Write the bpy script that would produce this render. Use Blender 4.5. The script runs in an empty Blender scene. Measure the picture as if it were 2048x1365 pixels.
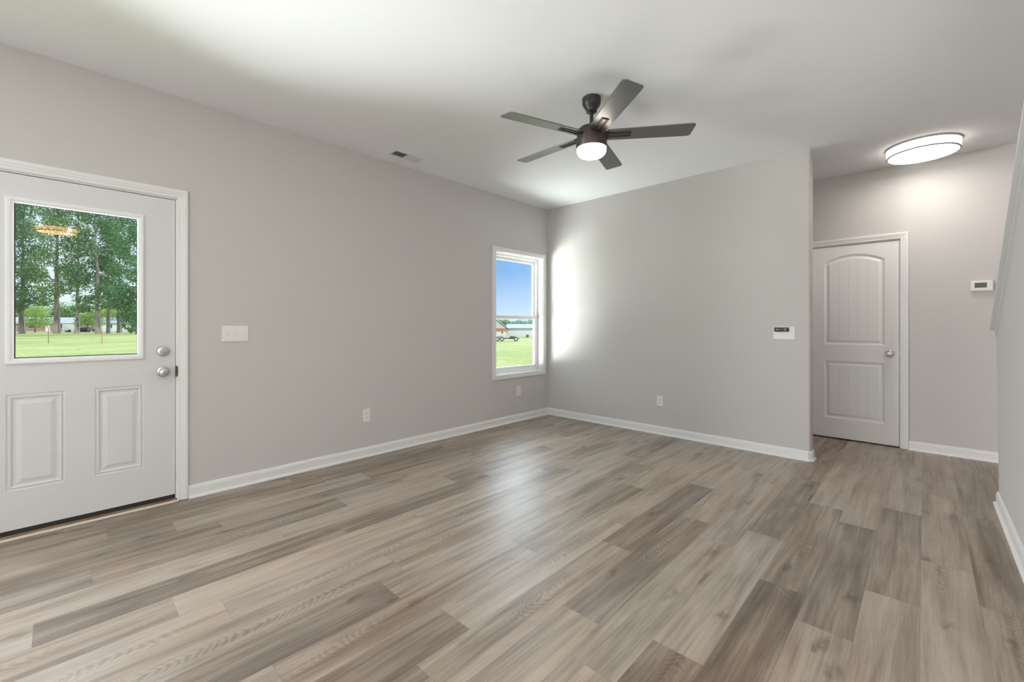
import bpy, bmesh, math, random
from mathutils import Vector, Matrix
from mathutils.geometry import tessellate_polygon

S = bpy.context.scene
COL = S.collection
PI = math.pi

# ------------------------------------------------------------------ camera
CAMX, CAMY, CAMZ = 3.70, -4.581, 1.2
YAW = 0.762
FPX, HORIZON = 865.25, 651.47
cd = bpy.data.cameras.new('camera')
cam = bpy.data.objects.new('camera', cd)
COL.objects.link(cam)
cam.location = (CAMX, CAMY, CAMZ)
cam.rotation_euler = (PI / 2, 0, YAW)
cd.sensor_fit = 'HORIZONTAL'
cd.sensor_width = 36.0
cd.lens = FPX / 2048 * 36.0
cd.shift_x = 0.0
cd.shift_y = -(682.5 - HORIZON) / 2048
cd.clip_start = 0.05
cd.clip_end = 2000
S.camera = cam

# ------------------------------------------------------------------ colour management
S.view_settings.view_transform = 'Standard'
S.view_settings.look = 'None'
S.view_settings.gamma = 1.0
S.view_settings.use_curve_mapping = False
S.view_settings.exposure = 0.0
S.cycles.use_denoising = True
S.cycles.max_bounces = 10
S.cycles.diffuse_bounces = 5
S.cycles.glossy_bounces = 4
S.cycles.transparent_max_bounces = 16
S.cycles.sample_clamp_indirect = 6.0
S.cycles.caustics_reflective = False
S.cycles.caustics_refractive = False

# ------------------------------------------------------------------ sky
world = bpy.data.worlds.new('sky')
S.world = world
world.use_nodes = True
wn = world.node_tree
wn.nodes.clear()
w_out = wn.nodes.new('ShaderNodeOutputWorld')
w_bg = wn.nodes.new('ShaderNodeBackground')
w_tc = wn.nodes.new('ShaderNodeTexCoord')
w_sep = wn.nodes.new('ShaderNodeSeparateXYZ')
w_rA = wn.nodes.new('ShaderNodeValToRGB')   # clear blue side
w_rB = wn.nodes.new('ShaderNodeValToRGB')   # hazy bright side
w_mix = wn.nodes.new('ShaderNodeMixRGB')
w_map = wn.nodes.new('ShaderNodeMapRange')
wn.links.new(w_tc.outputs['Generated'], w_sep.inputs[0])
wn.links.new(w_sep.outputs['Z'], w_rA.inputs[0])
wn.links.new(w_sep.outputs['Z'], w_rB.inputs[0])


def ramp(node, stops):
    e = node.color_ramp.elements
    e[0].position, e[0].color = stops[0][0], (*stops[0][1], 1)
    e[1].position, e[1].color = stops[-1][0], (*stops[-1][1], 1)
    for p, c in stops[1:-1]:
        k = e.new(p)
        k.color = (*c, 1)


ramp(w_rA, [(0.0, (.74, .86, .98)), (.035, (.56, .74, .95)), (.12, (.25, .48, .87)), (.3, (.2, .42, .82)), (1.0, (.14, .32, .7))])
ramp(w_rB, [(0.0, (.86, .94, 1.0)), (.15, (.72, .86, 1.0)), (.4, (.5, .7, .98)), (1.0, (.2, .4, .8))])
wn.links.new(w_sep.outputs['Y'], w_map.inputs[0])
w_map.inputs[1].default_value = 0.2
w_map.inputs[2].default_value = 0.6
wn.links.new(w_map.outputs[0], w_mix.inputs[0])
wn.links.new(w_rB.outputs[0], w_mix.inputs[1])
wn.links.new(w_rA.outputs[0], w_mix.inputs[2])
# the high hazy sky on the north west side is far brighter than the blue near the horizon
w_dir = wn.nodes.new('ShaderNodeVectorMath')
w_dir.operation = 'DOT_PRODUCT'
w_dir.inputs[1].default_value = (-.62, .78, 0)
wn.links.new(w_tc.outputs['Generated'], w_dir.inputs[0])
w_az = wn.nodes.new('ShaderNodeMapRange')
w_az.inputs[1].default_value = .25
w_az.inputs[2].default_value = .75
wn.links.new(w_dir.outputs['Value'], w_az.inputs[0])
w_el = wn.nodes.new('ShaderNodeMapRange')
w_el.interpolation_type = 'SMOOTHSTEP'
w_el.inputs[1].default_value = .17
w_el.inputs[2].default_value = .33
wn.links.new(w_sep.outputs['Z'], w_el.inputs[0])
w_mul = wn.nodes.new('ShaderNodeMath')
w_mul.operation = 'MULTIPLY'
wn.links.new(w_az.outputs[0], w_mul.inputs[0])
wn.links.new(w_el.outputs[0], w_mul.inputs[1])
w_hz = wn.nodes.new('ShaderNodeMixRGB')
w_hz.inputs[2].default_value = (8.0, 9.2, 10.4, 1)
wn.links.new(w_mul.outputs[0], w_hz.inputs[0])
wn.links.new(w_mix.outputs[0], w_hz.inputs[1])
wn.links.new(w_hz.outputs[0], w_bg.inputs[0])
w_bg.inputs[1].default_value = 1.15
wn.links.new(w_bg.outputs[0], w_out.inputs[0])

# ------------------------------------------------------------------ sun
sun_d = bpy.data.lights.new('sun', 'SUN')
sun_d.energy = 3.0
sun_d.angle = math.radians(0.6)
sun_d.color = (1.0, .955, .87)
sun = bpy.data.objects.new('sun', sun_d)
COL.objects.link(sun)
sun.rotation_euler = Vector((-.60, .16, -.78)).to_track_quat('-Z', 'Y').to_euler()


# added area lamp that brightens the room from out of view
def fill_light(name, loc, direction, sx, sy, power, color):
    d = bpy.data.lights.new(name, 'AREA')
    d.shape = 'RECTANGLE'
    d.size, d.size_y = sx, sy
    d.energy = power
    d.color = color
    o = bpy.data.objects.new(name, d)
    COL.objects.link(o)
    o.location = loc
    o.rotation_euler = Vector(direction).to_track_quat('-Z', 'Y').to_euler()
    return o


# added fill lamps outside the openings and behind the camera, standing in for daylight
fill_light('door_fill_light', (-2.3, -5.3, -.45), (.5, .22, .85), 3.4, 3.2, 1850, (.97, .99, 1.0))  # added, brightens the ceiling through the door glass
fill_light('window_fill_light', (-1.15, -1.0, -.40), (.5, .1, 1.0), 3.1, 1.8, 360, (.97, .99, 1.0))  # added, brightens the ceiling and wall near the window
fill_light('window_side_fill', (-2.0, -1.75, 1.3), (1, .3, 0), 2.0, 2.6, 38, (.96, .99, 1.0))  # added, smooths the bright patch on the back wall
fill_light('left_opening_fill', (-3.2, -6.9, -.3), (1, .25, .4), 2.4, 2.2, 280, (.97, .99, 1.0))  # added lamp outside the unseen left opening
fill_light('stair_wall_fill', (-2.2, -9.2, 1.0), (.58, .81, .0), 1.5, 1.5, 500, (.97, .99, 1.0))  # added to brighten the stair wall
fill_light('rear_fill_light', (4.9, -7.55, 1.15), (0, 1, .25), 1.9, 2.0, 45, (1.0, .96, .90))  # added lamp at the unseen rear opening
fill_light('right_fill_light', (8.92, -6.3, 1.5), (-1, .1, .1), 1.8, 1.3, 60, (.96, .97, 1.0))  # added lamp at the unseen right opening

# ------------------------------------------------------------------ dimensions
H = 2.768            # ceiling
HY = 1.091           # hall wall plane
PX, PT = 2.97, 0.125  # partition end and thickness
KX = 4.06            # stair wall face
KY = -0.23           # stair wall far end
XR, YB = 8.95, -7.6  # right wall, rear wall


# ================================================================== materials
def mat(name, color=(.8, .8, .8), rough=.5, metal=0.0, spec=.5, emis=None, estr=0.0, coat=0.0):
    m = bpy.data.materials.new(name)
    m.use_nodes = True
    b = m.node_tree.nodes['Principled BSDF']
    b.inputs['Base Color'].default_value = (*color, 1)
    b.inputs['Roughness'].default_value = rough
    b.inputs['Metallic'].default_value = metal
    b.inputs['Specular IOR Level'].default_value = spec
    b.inputs['Coat Weight'].default_value = coat
    if emis:
        b.inputs['Emission Color'].default_value = (*emis, 1)
        b.inputs['Emission Strength'].default_value = estr
    return m


def N(m, t):
    return m.node_tree.nodes.new(t)


def L(m, a, b):
    m.node_tree.links.new(a, b)


def add_bump(m, scale, strength, dist=.002, detail=4):
    b = m.node_tree.nodes['Principled BSDF']
    tc = N(m, 'ShaderNodeTexCoord')
    no = N(m, 'ShaderNodeTexNoise')
    bu = N(m, 'ShaderNodeBump')
    no.inputs['Scale'].default_value = scale
    no.inputs['Detail'].default_value = detail
    bu.inputs['Strength'].default_value = strength
    bu.inputs['Distance'].default_value = dist
    L(m, tc.outputs['Object'], no.inputs['Vector'])
    L(m, no.outputs[0], bu.inputs['Height'])
    L(m, bu.outputs[0], b.inputs['Normal'])
    return no


def noise_color(m, scale, c1, c2, lo=.35, hi=.65, detail=4, vec='Object', stretch=(1, 1, 1)):
    b = m.node_tree.nodes['Principled BSDF']
    tc = N(m, 'ShaderNodeTexCoord')
    mp = N(m, 'ShaderNodeMapping')
    mp.inputs['Scale'].default_value = stretch
    no = N(m, 'ShaderNodeTexNoise')
    no.inputs['Scale'].default_value = scale
    no.inputs['Detail'].default_value = detail
    r = N(m, 'ShaderNodeValToRGB')
    ramp(r, [(lo, c1), (hi, c2)])
    L(m, tc.outputs[vec], mp.inputs[0])
    L(m, mp.outputs[0], no.inputs['Vector'])
    L(m, no.outputs[0], r.inputs[0])
    L(m, r.outputs[0], b.inputs['Base Color'])


M = {}
M['wall'] = mat('greige_wall_paint', (.597, .580, .560), .75, spec=.25)
add_bump(M['wall'], 260, .06, .0006)
M['ceiling'] = mat('ceiling_white_paint', (.875, .89, .905), .85, spec=.2)
add_bump(M['ceiling'], 180, .08, .0008)
M['trim'] = mat('white_semigloss_trim', (.80, .80, .79), .38, spec=.45)
M['stairtrim'] = mat('grey_stair_trim_paint', (.60, .605, .595), .5)
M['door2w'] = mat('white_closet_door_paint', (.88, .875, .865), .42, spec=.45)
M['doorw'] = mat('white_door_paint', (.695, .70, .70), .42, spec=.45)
M['plastic'] = mat('white_plastic', (.82, .815, .79), .4)
M['vinyl'] = mat('white_vinyl', (.86, .865, .86), .35)
M['slot'] = mat('dark_slot', (.06, .058, .055), .7)
M['gap'] = mat('dark_gap', (.03, .028, .025), .8)
M['nickel'] = mat('satin_nickel', (.62, .6, .57), .3, metal=1.0)
M['steel'] = mat('strike_plate_bronze', (.11, .095, .085), .4, metal=.8)
M['fan'] = mat('dark_bronze_fan', (.020, .017, .015), .42)
M['housing'] = mat('brown_bronze_housing', (.085, .062, .052), .40, metal=.45)
M['blade'] = mat('dark_grey_fan_blade', (.030, .030, .032), .33)
M['blade'].node_tree.nodes['Principled BSDF'].inputs['IOR'].default_value = 2.7
M['fanlamp'] = mat('lit_frosted_glass', (.9, .88, .84), .4, emis=(1.0, .91, .80), estr=12.0)
M['shade'] = mat('lit_white_shade', (.9, .88, .84), .6, emis=(1.0, .94, .86), estr=2.6)
M['diff'] = mat('lit_diffuser', (.9, .88, .84), .5, emis=(1.0, .92, .86), estr=17.0)
M['shadek'] = mat('lit_warm_shade', (.9, .8, .7), .6, emis=(1.0, .45, .15), estr=12.0)
M['diffk'] = mat('lit_warm_diffuser', (.9, .8, .7), .5, emis=(1.0, .48, .17), estr=22.0)
M['ring'] = mat('grey_metal_ring', (.36, .355, .345), .5)
M['line'] = mat('thin_grey_pattern_line', (.02, .02, .02), .8)
M['black'] = mat('black_plastic', (.012, .012, .011), .4)
M['button'] = mat('grey_button', (.45, .45, .43), .5)
M['lcd'] = mat('lcd_screen', (.10, .105, .09), .25)
M['sill'] = mat('bare_tan_wood_sill', (.30, .17, .08), .6)
noise_color(M['sill'], 9, (.20, .11, .05), (.38, .22, .11), stretch=(1, 12, 1))
M['strip'] = mat('cream_threshold_strip', (.78, .73, .65), .5)
M['vent'] = mat('white_register', (.72, .72, .70), .5)
M['ventdark'] = mat('duct_shade', (.12, .12, .115), .8)


def math_node(m, op, a, b=None, c=None):
    n = N(m, 'ShaderNodeMath')
    n.operation = op
    for i, v in enumerate((a, b, c)):
        if v is None:
            continue
        if isinstance(v, (int, float)):
            n.inputs[i].default_value = v
        else:
            L(m, v, n.inputs[i])
    return n.outputs[0]


def glass_material():
    m = bpy.data.materials.new('clear_window_glass')
    m.use_nodes = True
    nt = m.node_tree
    nt.nodes.clear()
    out = N(m, 'ShaderNodeOutputMaterial')
    tr = N(m, 'ShaderNodeBsdfTransparent')
    tr.inputs[0].default_value = (.955, .975, .965, 1)
    gl = N(m, 'ShaderNodeBsdfGlossy')
    gl.inputs['Roughness'].default_value = 0.01
    ge = N(m, 'ShaderNodeNewGeometry')
    dt = N(m, 'ShaderNodeVectorMath')
    dt.operation = 'DOT_PRODUCT'
    L(m, ge.outputs['Incoming'], dt.inputs[0])
    L(m, ge.outputs['Normal'], dt.inputs[1])
    c = math_node(m, 'SUBTRACT', 1.0, math_node(m, 'ABSOLUTE', dt.outputs['Value']))
    fr = math_node(m, 'ADD', .028, math_node(m, 'MULTIPLY', math_node(m, 'POWER', c, 5.0), .9))
    mx = N(m, 'ShaderNodeMixShader')
    L(m, fr, mx.inputs[0])
    L(m, tr.outputs[0], mx.inputs[1])
    L(m, gl.outputs[0], mx.inputs[2])
    L(m, mx.outputs[0], out.inputs[0])
    return m


M['glass'] = glass_material()


def floor_material():
    m = mat('vinyl_oak_plank', (.4, .35, .3), .4, spec=.5)
    b = m.node_tree.nodes['Principled BSDF']
    uv = N(m, 'ShaderNodeUVMap')
    uv.uv_map = 'plank'
    at = N(m, 'ShaderNodeAttribute')
    at.attribute_name = 'tone'
    asd = N(m, 'ShaderNodeAttribute')
    asd.attribute_name = 'seed'
    sep = N(m, 'ShaderNodeSeparateXYZ')
    L(m, uv.outputs[0], sep.inputs[0])
    u, v = sep.outputs[0], sep.outputs[1]
    tone, seed = at.outputs['Fac'], asd.outputs['Fac']
    so = math_node(m, 'MULTIPLY', seed, 53.0)

    def noise(su, sv, detail, rough=.5, dist=0.0, off=0.0):
        cb = N(m, 'ShaderNodeCombineXYZ')
        L(m, math_node(m, 'MULTIPLY', u, su), cb.inputs[0])
        L(m, math_node(m, 'MULTIPLY', v, sv), cb.inputs[1])
        L(m, math_node(m, 'ADD', so, off), cb.inputs[2])
        n = N(m, 'ShaderNodeTexNoise')
        n.inputs['Scale'].default_value = 1.0
        n.inputs['Detail'].default_value = detail
        n.inputs['Roughness'].default_value = rough
        n.inputs['Distortion'].default_value = dist
        L(m, cb.outputs[0], n.inputs['Vector'])
        return n.outputs[0]

    broad = noise(17, 1.15, 4, .55, .7)
    cloud = noise(5, 2.2, 2, .5, .3, 7.0)
    med = noise(95, 2.2, 6, .65, .5, 3.0)
    fine = noise(420, 9.0, 3, .6, 0, 11.0)
    # cathedral grain: arches stacked along the plank
    uc = math_node(m, 'SUBTRACT', u, math_node(m, 'ADD', .05, math_node(m, 'MULTIPLY', seed, .085)))
    arch = math_node(m, 'MULTIPLY', math_node(m, 'MULTIPLY', uc, uc), 5200.0)
    sgn = math_node(m, 'SUBTRACT', math_node(m, 'MULTIPLY', math_node(m, 'GREATER_THAN', seed, .5), 2.0), 1.0)
    ph = math_node(m, 'ADD', math_node(m, 'MULTIPLY', math_node(m, 'MULTIPLY', v, 190.0), sgn),
                   math_node(m, 'ADD', arch, math_node(m, 'MULTIPLY', noise(14, 5, 3, .5, 0, 5.0), 34.0)))
    rings = math_node(m, 'SINE', ph)
    rmask = N(m, 'ShaderNodeMapRange')
    L(m, noise(4, 1.3, 1, .5, 0, 21.0), rmask.inputs[0])
    rmask.inputs[1].default_value = .52
    rmask.inputs[2].default_value = .62
    cmask = N(m, 'ShaderNodeMapRange')
    L(m, math_node(m, 'ABSOLUTE', uc), cmask.inputs[0])
    cmask.inputs[1].default_value = .048
    cmask.inputs[2].default_value = .018
    ringv = math_node(m, 'MULTIPLY', math_node(m, 'MULTIPLY', rmask.outputs[0], cmask.outputs[0]), rings)
    # knots
    cb = N(m, 'ShaderNodeCombineXYZ')
    wob = math_node(m, 'MULTIPLY', noise(30, 14, 2, .5, 0, 2.0), .5)
    L(m, math_node(m, 'ADD', math_node(m, 'MULTIPLY', u, 7.0), wob), cb.inputs[0])
    L(m, math_node(m, 'ADD', math_node(m, 'MULTIPLY', v, 2.6), wob), cb.inputs[1])
    L(m, so, cb.inputs[2])
    vo = N(m, 'ShaderNodeTexVoronoi')
    vo.inputs['Scale'].default_value = 1.0
    L(m, cb.outputs[0], vo.inputs['Vector'])
    kn = N(m, 'ShaderNodeMapRange')
    L(m, vo.outputs['Distance'], kn.inputs[0])
    kn.inputs[1].default_value = .24
    kn.inputs[2].default_value = .03
    knot = math_node(m, 'POWER', kn.outputs[0], 1.6)

    tonec = math_node(m, 'ADD', math_node(m, 'MULTIPLY', math_node(m, 'SUBTRACT', tone, .52), .82), .52)
    val = math_node(m, 'ADD', tonec, math_node(m, 'MULTIPLY', math_node(m, 'SUBTRACT', broad, .47), 1.15))
    val = math_node(m, 'ADD', val, math_node(m, 'MULTIPLY', math_node(m, 'SUBTRACT', cloud, .5), .45))
    val = math_node(m, 'ADD', val, math_node(m, 'MULTIPLY', math_node(m, 'SUBTRACT', med, .5), .62))
    val = math_node(m, 'ADD', val, math_node(m, 'MULTIPLY', math_node(m, 'SUBTRACT', fine, .5), .42))
    val = math_node(m, 'ADD', val, math_node(m, 'MULTIPLY', ringv, .10))
    val = math_node(m, 'SUBTRACT', val, math_node(m, 'MULTIPLY', knot, .36))
    r1 = N(m, 'ShaderNodeValToRGB')   # tan planks
    ramp(r1, [(0.0, (.135, .096, .068)), (.3, (.232, .175, .131)), (.55, (.358, .282, .220)), (.8, (.455, .374, .300)), (1.0, (.52, .44, .365))])
    r2 = N(m, 'ShaderNodeValToRGB')   # greyer planks
    ramp(r2, [(0.0, (.128, .101, .082)), (.3, (.225, .184, .150)), (.55, (.348, .295, .247)), (.8, (.452, .392, .334)), (1.0, (.52, .46, .40))])
    L(m, val, r1.inputs[0])
    L(m, val, r2.inputs[0])
    mx = N(m, 'ShaderNodeMixRGB')
    gm = N(m, 'ShaderNodeMapRange')
    L(m, noise(3, .8, 1, .5, 0, 31.0), gm.inputs[0])
    gm.inputs[1].default_value = .38
    gm.inputs[2].default_value = .62
    L(m, gm.outputs[0], mx.inputs[0])
    L(m, r1.outputs[0], mx.inputs[1])
    L(m, r2.outputs[0], mx.inputs[2])
    # micro-bevel seam
    W, LEN = .1839, 1.22
    eu = math_node(m, 'MINIMUM', u, math_node(m, 'SUBTRACT', W, u))
    ev = math_node(m, 'MINIMUM', v, math_node(m, 'SUBTRACT', LEN, v))
    ed = math_node(m, 'MINIMUM', eu, ev)
    seam = N(m, 'ShaderNodeMapRange')
    L(m, ed, seam.inputs[0])
    seam.inputs[1].default_value = .0
    seam.inputs[2].default_value = .0016
    seam.inputs[3].default_value = .72
    seam.inputs[4].default_value = 1.0
    dk = N(m, 'ShaderNodeMixRGB')
    dk.blend_type = 'MULTIPLY'
    dk.inputs[0].default_value = 1.0
    L(m, mx.outputs[0], dk.inputs[1])
    L(m, seam.outputs[0], dk.inputs[2])
    L(m, dk.outputs[0], b.inputs['Base Color'])
    rr = N(m, 'ShaderNodeMapRange')
    L(m, med, rr.inputs[0])
    rr.inputs[3].default_value = .34
    rr.inputs[4].default_value = .46
    L(m, rr.outputs[0], b.inputs['Roughness'])
    bu = N(m, 'ShaderNodeBump')
    bu.inputs['Strength'].default_value = .22
    bu.inputs['Distance'].default_value = .0012
    hh = math_node(m, 'ADD', math_node(m, 'MULTIPLY', fine, .7), math_node(m, 'ADD', math_node(m, 'MULTIPLY', med, .5), math_node(m, 'MULTIPLY', ringv, .2)))
    L(m, math_node(m, 'ADD', hh, math_node(m, 'MULTIPLY', seam.outputs[0], 1.5)), bu.inputs['Height'])
    L(m, bu.outputs[0], b.inputs['Normal'])
    return m


M['floor'] = floor_material()


def leaf_material(name, c1, c2, c3):
    m = bpy.data.materials.new(name)
    m.use_nodes = True
    nt = m.node_tree
    nt.nodes.clear()
    out = N(m, 'ShaderNodeOutputMaterial')
    di = N(m, 'ShaderNodeBsdfDiffuse')
    tl = N(m, 'ShaderNodeBsdfTranslucent')
    mx = N(m, 'ShaderNodeMixShader')
    mx.inputs[0].default_value = .42
    ge = N(m, 'ShaderNodeNewGeometry')
    r = N(m, 'ShaderNodeValToRGB')
    ramp(r, [(0.0, c1), (.55, c2), (1.0, c3)])
    L(m, ge.outputs['Random Per Island'], r.inputs[0])
    L(m, r.outputs[0], di.inputs[0])
    L(m, r.outputs[0], tl.inputs[0])
    L(m, di.outputs[0], mx.inputs[1])
    L(m, tl.outputs[0], mx.inputs[2])
    L(m, mx.outputs[0], out.inputs[0])
    return m


M['leafA'] = leaf_material('dark_oak_leaves', (.045, .12, .06), (.085, .19, .085), (.24, .36, .13))
M['leafB'] = leaf_material('mid_green_leaves', (.065, .15, .065), (.14, .26, .09), (.36, .46, .16))
M['leafC'] = leaf_material('yellow_green_leaves', (.18, .29, .08), (.29, .41, .12), (.42, .52, .18))
M['leafD'] = leaf_material('far_treeline_leaves', (.12, .20, .13), (.18, .28, .17), (.24, .34, .20))
M['bark'] = mat('grey_bark', (.2, .18, .16), .9, spec=.1)
noise_color(M['bark'], 3, (.15, .13, .11), (.36, .32, .285), stretch=(1, 1, .15))


def grass_material():
    m = mat('lawn_grass', (.3, .4, .1), 1.0, spec=.05)
    b = m.node_tree.nodes['Principled BSDF']
    tc = N(m, 'ShaderNodeTexCoord')

    def no(scale, det):
        n = N(m, 'ShaderNodeTexNoise')
        n.inputs['Scale'].default_value = scale
        n.inputs['Detail'].default_value = det
        n.inputs['Roughness'].default_value = .65
        L(m, tc.outputs['Object'], n.inputs['Vector'])
        return n.outputs[0]
    v = math_node(m, 'ADD', math_node(m, 'MULTIPLY', no(.09, 3), .55), math_node(m, 'MULTIPLY', no(3.5, 6), .65))
    r = N(m, 'ShaderNodeValToRGB')
    ramp(r, [(.36, (.13, .17, .045)), (.55, (.225, .26, .085)), (.70, (.34, .345, .15)), (.85, (.48, .46, .27))])
    L(m, v, r.inputs[0])
    L(m, r.outputs[0], b.inputs['Base Color'])
    return m


M['grass'] = grass_material()
M['brick'] = mat('red_brick', (.42, .17, .12), .9)
bt = N(M['brick'], 'ShaderNodeTexBrick')
bt.inputs['Color1'].default_value = (.40, .15, .10, 1)
bt.inputs['Color2'].default_value = (.50, .22, .15, 1)
bt.inputs['Mortar'].default_value = (.5, .42, .36, 1)
bt.inputs['Scale'].default_value = 4.0
_tc = N(M['brick'], 'ShaderNodeTexCoord')
_sp = N(M['brick'], 'ShaderNodeSeparateXYZ')
_cb = N(M['brick'], 'ShaderNodeCombineXYZ')
L(M['brick'], _tc.outputs['Object'], _sp.inputs[0])
L(M['brick'], math_node(M['brick'], 'ADD', _sp.outputs[0], _sp.outputs[1]), _cb.inputs[0])
L(M['brick'], _sp.outputs[2], _cb.inputs[1])
L(M['brick'], _cb.outputs[0], bt.inputs['Vector'])
L(M['brick'], bt.outputs[0], M['brick'].node_tree.nodes['Principled BSDF'].inputs['Base Color'])
M['roofgrey'] = mat('grey_shingles', (.30, .31, .33), .9)
noise_color(M['roofgrey'], 2.5, (.25, .26, .28), (.36, .37, .39))
M['roofmetal'] = mat('pale_green_grey_metal_roof', (.20, .265, .265), .7)
M['sidingw'] = mat('white_siding', (.78, .78, .77), .7)
M['sidingg'] = mat('grey_siding', (.58, .61, .62), .7)
M['redband'] = mat('red_painted_fascia', (.62, .17, .13), .6)
M['darkglass'] = mat('dark_house_window', (.05, .06, .07), .15)
M['carw'] = mat('white_vehicle_paint', (.8, .8, .8), .3)
M['card'] = mat('dark_vehicle_paint', (.03, .035, .04), .3)
M['tyre'] = mat('black_rubber', (.03, .03, .032), .8)
M['rim'] = mat('pale_steel_rim', (.62, .63, .64), .45)
M['rail'] = mat('weathered_chassis_steel', (.09, .085, .08), .7)
M['deck'] = mat('tan_machinery', (.42, .36, .28), .8)
M['stake'] = mat('rusty_orange_stake', (.55, .16, .06), .7)
M['stakeb'] = mat('brown_stake', (.23, .14, .10), .8)


# ================================================================== mesh helpers
def bm_box(bm, x0, x1, y0, y1, z0, z1):
    v = [bm.verts.new(c) for c in ((x0, y0, z0), (x1, y0, z0), (x1, y1, z0), (x0, y1, z0),
                                   (x0, y0, z1), (x1, y0, z1), (x1, y1, z1), (x0, y1, z1))]
    for f in ((0, 3, 2, 1), (4, 5, 6, 7), (0, 1, 5, 4), (1, 2, 6, 5), (2, 3, 7, 6), (3, 0, 4, 7)):
        bm.faces.new([v[i] for i in f])
    return v


def bm_lathe(bm, prof, seg=32, center=(0, 0, 0), cap=True):
    """profile = [(r, z)] top to bottom, about the local Z axis"""
    rings = []
    for r, z in prof:
        rings.append([bm.verts.new((center[0] + r * math.cos(2 * PI * k / seg), center[1] + r * math.sin(2 * PI * k / seg), center[2] + z)) for k in range(seg)])
    for a, b in zip(rings, rings[1:]):
        for k in range(seg):
            bm.faces.new((a[k], a[(k + 1) % seg], b[(k + 1) % seg], b[k]))
    if cap:
        bm.faces.new(rings[0][::-1])
        bm.faces.new(rings[-1])


def bm_tube(bm, pts, rad, seg=8):
    """tapered tube through points, rad = list of radii"""
    rings = []
    n = len(pts)
    for i, p in enumerate(pts):
        p = Vector(p)
        t = (Vector(pts[min(i + 1, n - 1)]) - Vector(pts[max(i - 1, 0)])).normalized()
        a = t.orthogonal().normalized()
        b = t.cross(a)
        rings.append([bm.verts.new(p + rad[i] * (a * math.cos(2 * PI * k / seg) + b * math.sin(2 * PI * k / seg))) for k in range(seg)])
    # re-align successive rings
    for i in range(1, n):
        best = min(range(seg), key=lambda s: sum((rings[i][(k + s) % seg].co - rings[i - 1][k].co).length for k in range(seg)))
        rings[i] = [rings[i][(k + best) % seg] for k in range(seg)]
    for a, b in zip(rings, rings[1:]):
        for k in range(seg):
            bm.faces.new((a[k], a[(k + 1) % seg], b[(k + 1) % seg], b[k]))
    bm.faces.new(rings[0][::-1])
    bm.faces.new(rings[-1])


def bm_sweep(bm, prof, path, closed=False, frame=None):
    """sweep a 2D profile [(a, b)] along straight mitred path; frame(i) -> (origin, A, B)"""
    rings = []
    for i in range(len(path)):
        o, A, B = frame(i)
        rings.append([bm.verts.new(Vector(o) + Vector(A) * a + Vector(B) * b) for a, b in prof])
    n = len(prof)
    rng = range(len(path)) if closed else range(len(path) - 1)
    for i in rng:
        a, b = rings[i], rings[(i + 1) % len(path)]
        for k in range(n):
            bm.faces.new((a[k], a[(k + 1) % n], b[(k + 1) % n], b[k]))
    if not closed:
        bm.faces.new(rings[0][::-1])
        bm.faces.new(rings[-1])


def bm_prism(bm, poly, d0, d1, axis='y'):
    """extrude polygon [(a, b)] between d0 and d1 along axis"""
    def P(a, b, d):
        return {'y': (a, d, b), 'x': (d, a, b), 'z': (a, b, d)}[axis]
    A = [bm.verts.new(P(a, b, d0)) for a, b in poly]
    B = [bm.verts.new(P(a, b, d1)) for a, b in poly]
    bm.faces.new(A)
    bm.faces.new(B[::-1])
    n = len(poly)
    for k in range(n):
        bm.faces.new((A[k], B[k], B[(k + 1) % n], A[(k + 1) % n]))


def finish(name, bm, material, parent=None, smooth=False, bevel=0.0, mats=None, seg=2):
    bmesh.ops.remove_doubles(bm, verts=bm.verts, dist=1e-6)
    bmesh.ops.recalc_face_normals(bm, faces=bm.faces)
    me = bpy.data.meshes.new(name)
    bm.to_mesh(me)
    bm.free()
    if mats:
        for k in mats:
            me.materials.append(k)
    else:
        me.materials.append(material)
    if smooth:
        for p in me.polygons:
            p.use_smooth = True
    o = bpy.data.objects.new(name, me)
    COL.objects.link(o)
    if parent:
        o.parent = parent
    if bevel:
        b = o.modifiers.new('bevel', 'BEVEL')
        b.width = bevel
        b.segments = seg
        b.limit_method = 'ANGLE'
        b.angle_limit = math.radians(40)
    if smooth:
        try:
            me.set_sharp_from_angle(angle=math.radians(38))
        except Exception:
            pass
    return o


def box(name, x0, x1, y0, y1, z0, z1, material, parent=None, bevel=0.0, smooth=False):
    bm = bmesh.new()
    bm_box(bm, x0, x1, y0, y1, z0, z1)
    return finish(name, bm, material, parent, bevel=bevel, smooth=smooth)


def empty(name, loc, rz=0.0, size=.1):
    o = bpy.data.objects.new(name, None)
    COL.objects.link(o)
    o.location = loc
    o.rotation_euler = (0, 0, rz)
    o.empty_display_size = size
    return o


def tag(o, label, cat, group=None, kind=None):
    o['label'] = label
    o['category'] = cat
    if group:
        o['group'] = group
    if kind:
        o['kind'] = kind
    return o


def struct(o, label=None, cat=None):
    o['kind'] = 'structure'
    if label:
        o['label'] = label
    if cat:
        o['category'] = cat
    return o


def copy_tree(o, parent=None):
    c = o.copy()
    COL.objects.link(c)
    if parent:
        c.parent = parent
    for ch in list(o.children):
        copy_tree(ch, c)
    return c


LEFT = PI / 2   # local x -> +y, local y -> -x (into the left wall)

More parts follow.
